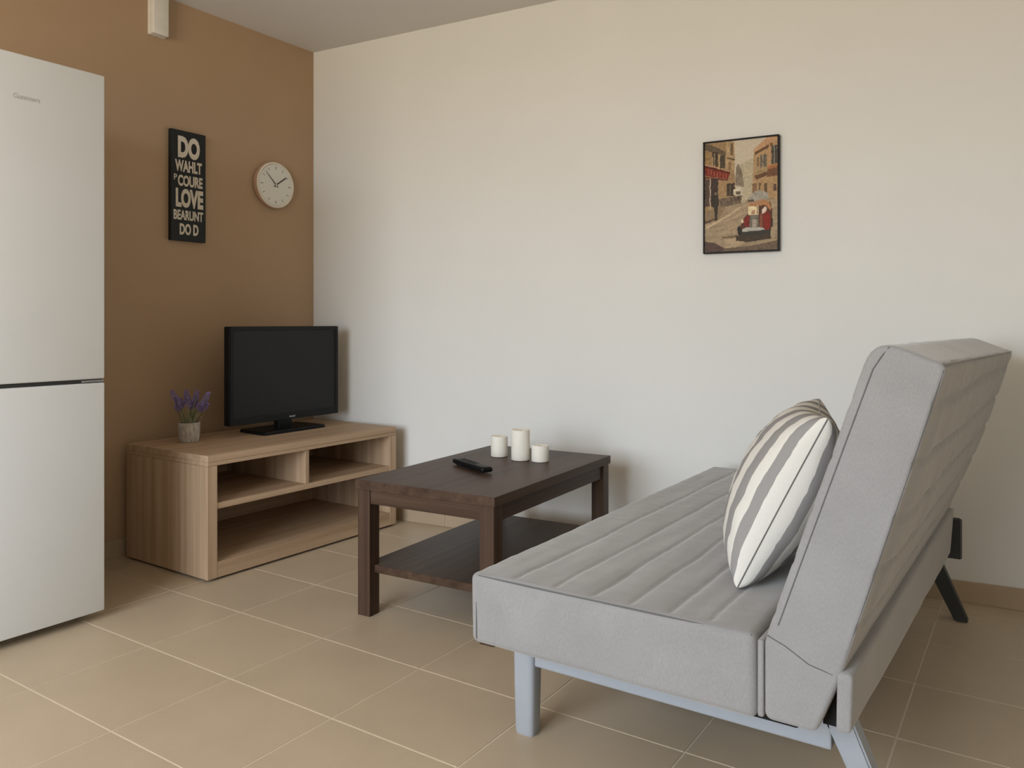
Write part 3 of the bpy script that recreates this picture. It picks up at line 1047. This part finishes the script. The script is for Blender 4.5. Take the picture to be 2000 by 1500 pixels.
def sweep(near, far, y0, y1, r, disp, ny=70, step=0.012):
    """profiles near and far as (x, z, radius) with matching corners"""
    a = round_profile(near)
    c = round_profile(far)
    # densify both the same way
    A_, C_ = [], []
    n = len(a)
    for i in range(n):
        k = max(1, int(round((a[(i + 1) % n] - a[i]).length / step)))
        for m_ in range(k):
            A_.append(a[i].lerp(a[(i + 1) % n], m_ / k))
            C_.append(c[i].lerp(c[(i + 1) % n], m_ / k))
    n = len(A_)
    cum = [0.0]
    for i in range(n - 1):
        cum.append(cum[-1] + (A_[i + 1] - A_[i]).length)
    st = [(y0 + r * (1 - math.cos(t)), 1 - math.sin(t)) for t in [math.pi / 2 * k / 5 for k in range(6)]]
    st += [(y0 + r + (y1 - y0 - 2 * r) * k / ny, 0.0) for k in range(1, ny)]
    st += [(y1 - r * (1 - math.cos(t)), 1 - math.sin(t)) for t in [math.pi / 2 * k / 5 for k in range(5, -1, -1)]]
    b = bmesh.new()
    rings = []
    for y, ins in st:
        t = (y - y0) / (y1 - y0)
        P = [A_[i].lerp(C_[i], t) for i in range(n)]
        ring = []
        for i in range(n):
            tg = (P[(i + 1) % n] - P[i - 1])
            nr = Vector((tg.y, -tg.x)).normalized()
            p = P[i] - nr * (r * ins)
            d_ = disp(P[i], y, nr, cum[i]) * (1 - ins)
            p = p + nr * d_
            ring.append(b.verts.new((p.x, y, p.y)))
        rings.append(ring)
    for q, w in zip(rings, rings[1:]):
        for i in range(n):
            b.faces.new((q[i], q[(i + 1) % n], w[(i + 1) % n], w[i]))
    # end caps: two shrinking inner rings, then a fan-free flat polygon
    for ring, sgn in ((rings[0], 1), (rings[-1], -1)):
        f = b.faces.new(ring if sgn == 1 else ring[::-1])
        f.smooth = False
    return b


near = [(2.868, 0.288, .016), (2.957, 0.288, .016), (2.997, 0.392, .03), (3.158, 0.932, .018), (3.048, 0.976, .045), (2.876, 0.455, .03), (2.868, 0.425, .02)]
far = [(2.868, 0.285, .016), (2.957, 0.285, .016), (3.020, 0.350, .03), (3.212, 0.905, .018), (3.075, 0.962, .045), (2.876, 0.455, .03), (2.868, 0.425, .02)]


def back_disp(p, y, nr, s):
    edge = min(1, max(0, (y - YN - 0.015) / 0.06)) * min(1, max(0, (YF - y - 0.015) / 0.06))
    o = 0.0
    if abs(nr.x) > 0.6 and p.y > 0.42:
        # quilting rows along the length
        for q in (0.485, 0.58, 0.675, 0.77, 0.865):
            o -= 0.0062 * math.exp(-((p.y - q - 0.004 * math.sin(y * 7 + q * 30)) / 0.0070) ** 2)
        o += 0.0020 * noise.noise(Vector((y * 42, p.y * 5, 3 + nr.x))) + 0.003 * noise.noise(Vector((y * 9, p.y * 6, 1 + nr.x)))
        if nr.x > 0:
            o += 0.011 * math.sin(math.pi * min(1, max(0, (p.y - 0.40) / 0.53))) * edge
    elif nr.y > 0.5:
        o += 0.0022 * noise.noise(Vector((y * 38, p.x * 8, 2)))
    return o * (0.3 + 0.7 * edge)


back = obj('backrest', off(sweep(near, far, YN, YF, 0.009, back_disp, 130, 0.008)), M['fabric'], sf, 50)
e = 0.0035
# seams on the near end and along the top
obj('piping', off(tube([(2.995, YN + e, 0.402), (3.040, YN + e, 0.549), (3.085, YN + e, 0.70), (3.130, YN + e, 0.85), (3.151, YN + e, 0.924)], 0.0020)), M['piping'], back)
obj('piping', off(tube([(2.893, YN + 0.0002, 0.462), (2.950, YN + 0.0002, 0.632), (3.010, YN + 0.0002, 0.81), (3.048, YN + 0.0002, 0.922), (3.062, YN + 0.0004, 0.945), (3.073, YN + .002, 0.960)], 0.0014)), M['piping'], back)
pts = []
for k in range(24):
    t = k / 23
    y = YN + 0.006 + (YF - YN - 0.012) * t
    pts.append((3.1535 + 0.053 * t, y, 0.9335 - 0.027 * t))
obj('piping', off(tube(pts, 0.0020)), M['piping'], back)
# crease where the mattress folds, its shade drawn as a thin dark tube
obj('fold_crease_shade', off(tube([(2.874, YN + 0.0005, 0.440), (2.905, YN + 0.0003, 0.428), (2.945, YN + 0.0003, 0.405), (2.985, YN + 0.001, 0.396)], 0.0013)), M['piping'], back)

# flap of cover hanging behind
nf = [(2.989, 0.301, .0115), (3.015, 0.301, .0115), (3.018, 0.405, .010), (2.992, 0.405, .010)]
ff = [(3.008, 0.225, .0115), (3.034, 0.225, .0115), (3.044, 0.380, .010), (3.018, 0.380, .010)]
obj('rear_flap', off(sweep(nf, ff, YN - 0.004, YF - 0.01, 0.006, lambda p, y, n, s: 0.0025 * noise.noise(Vector((y * 6, p.y * 8, 4))), 60, 0.012)), M['fabric'], sf, 50)

# frame under the mattress
YL, YR = -1.350, -0.10                      # leg planes near and far
obj('slat_base', off(box(2.26, 2.91, YN + 0.07, YF - 0.07, 0.252, 0.2835, 0.004)), M['under_cloth_gap_shade'], sf)
obj('rear_gap_shade', off(box(2.958, 2.988, YN + 0.05, YF - 0.03, 0.285, 0.36)), M['under_cloth_gap_shade'], sf)  # black block put in for the shade between seat and flap
for yy in (YL, YR):
    obj('side_rail', off(box(2.268, 2.945, yy - 0.018, yy + 0.018, 0.172, 0.2515, 0.004)), M['grey_metal'], sf)
    # front leg, rounded, tapering to the floor
    b = bmesh.new()
    rings = []
    for z, hx, hy in ((0.2515, 0.031, 0.026), (0.12, 0.029, 0.0245), (0.006, 0.0265, 0.022), (0.0, 0.0245, 0.020)):
        ring = []
        for k in range(32):
            a = 2 * math.pi * k / 32
            ca_, sa_ = math.cos(a), math.sin(a)
            ring.append(b.verts.new((2.238 + hx * math.copysign(abs(ca_) ** 0.5, ca_), yy + hy * math.copysign(abs(sa_) ** 0.5, sa_), z)))
        rings.append(ring)
    for q, w in zip(rings, rings[1:]):
        for k in range(32):
            b.faces.new((q[k], q[(k + 1) % 32], w[(k + 1) % 32], w[k]))
    b.faces.new(rings[0])
    b.faces.new(rings[-1][::-1])
    obj('leg', off(b), M['grey_metal'], sf, 50)
    # slanted rear leg
    b = bmesh.new()
    q = [(2.914, 0.268), (2.972, 0.268), (3.085, 0.0), (3.045, 0.0)]
    y0_, y1_ = (yy - 0.022, yy + 0.022) if yy == YL else (0.045, 0.089)
    lo_ = [b.verts.new((x, y0_, z)) for x, z in q]
    hi_ = [b.verts.new((x, y1_, z)) for x, z in q]
    b.faces.new(lo_)
    b.faces.new(hi_[::-1])
    for i in range(4):
        b.faces.new((lo_[i], lo_[(i + 1) % 4], hi_[(i + 1) % 4], hi_[i]))
    bmesh.ops.bevel(b, geom=b.edges[:], offset=0.004, segments=2, affect='EDGES')
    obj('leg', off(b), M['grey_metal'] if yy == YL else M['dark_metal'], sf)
for xx in (2.30, 2.90):
    obj('cross_bar', off(box(xx - 0.015, xx + 0.015, YL + 0.0185, 0.05, 0.20, 0.2515)), M['grey_metal'], sf)
obj('hinge_bracket', off(prism([(3.018, YF - 0.008), (3.062, YF - 0.008), (3.066, YF + 0.012), (3.018, YF + 0.012)], 0.21, 0.345, 0.006)), M['dark_metal'], sf)

# ================================================================== STRIPED CUSHION
wv = Vector((-0.25, 0.968, 0)).normalized()
uv_ = Vector((0.163, 0.042, 0.345))
uv_ = (uv_ - wv * uv_.dot(wv)).normalized()
nvv = wv.cross(uv_)
PWd, PHt, PT = 0.43, 0.405, 0.205
N = 44
b = bmesh.new()
gr = {}
for side in (1, -1):
    for i in range(N + 1):
        for j in range(N + 1):
            u, v = -1 + 2 * i / N, -1 + 2 * j / N
            # denser rows near the rim
            u, v = math.sin(u * math.pi / 2), math.sin(v * math.pi / 2)
            rim = i in (0, N) or j in (0, N)
            if rim and side == -1:
                gr[(side, i, j)] = gr[(1, i, j)]
                continue
            x = PWd / 2 * u * (1 - 0.075 * (1 - v * v) * u * u)
            y = PHt / 2 * v * (1 - 0.075 * (1 - u * u) * v * v)
            h = PT / 2 * (max(0, (1 - u * u) * (1 - v * v))) ** 0.40
            h += (0.0035 * noise.noise(Vector((u * 4, v * 4, side))) + 0.002 * noise.noise(Vector((u * 11, v * 11, side)))) * (0 if rim else 1)
            gr[(side, i, j)] = b.verts.new((x, y, h * side))
for side in (1, -1):
    for i in range(N):
        for j in range(N):
            q = [gr[(side, i, j)], gr[(side, i + 1, j)], gr[(side, i + 1, j + 1)], gr[(side, i, j + 1)]]
            try:
                b.faces.new(q if side == 1 else q[::-1])
            except ValueError:
                pass
cu = thing('striped_cushion', 'grey and white striped cushion leaning on the sofa backrest', 'cushion', (2.79, -1.10, 0.622))
cu.matrix_world = Matrix(((wv.x, uv_.x, nvv.x, 2.783), (wv.y, uv_.y, nvv.y, -1.105), (wv.z, uv_.z, nvv.z, 0.624), (0, 0, 0, 1)))
inv = {vv: k for k, vv in gr.items()}
uvl = b.loops.layers.uv.new('weave')
for f in b.faces:
    for lp in f.loops:
        k = inv[lp.vert]
        lp[uvl].uv = (k[1] / N, k[2] / N)
obj('cover', b, M['stripe'], cu, 80)
rim = []
for k in range(160):
    t = k / 40
    s_ = int(t)
    f = -1 + 2 * (t - s_)
    u, v = ((f, -1), (1, f), (-f, 1), (-1, -f))[s_]
    rim.append((PWd / 2 * u * (1 - 0.075 * (1 - v * v) * u * u), PHt / 2 * v * (1 - 0.075 * (1 - u * u) * v * v), 0))
obj('seam', tube(rim, 0.0016, 6, closed=True), M['seam'], cu)
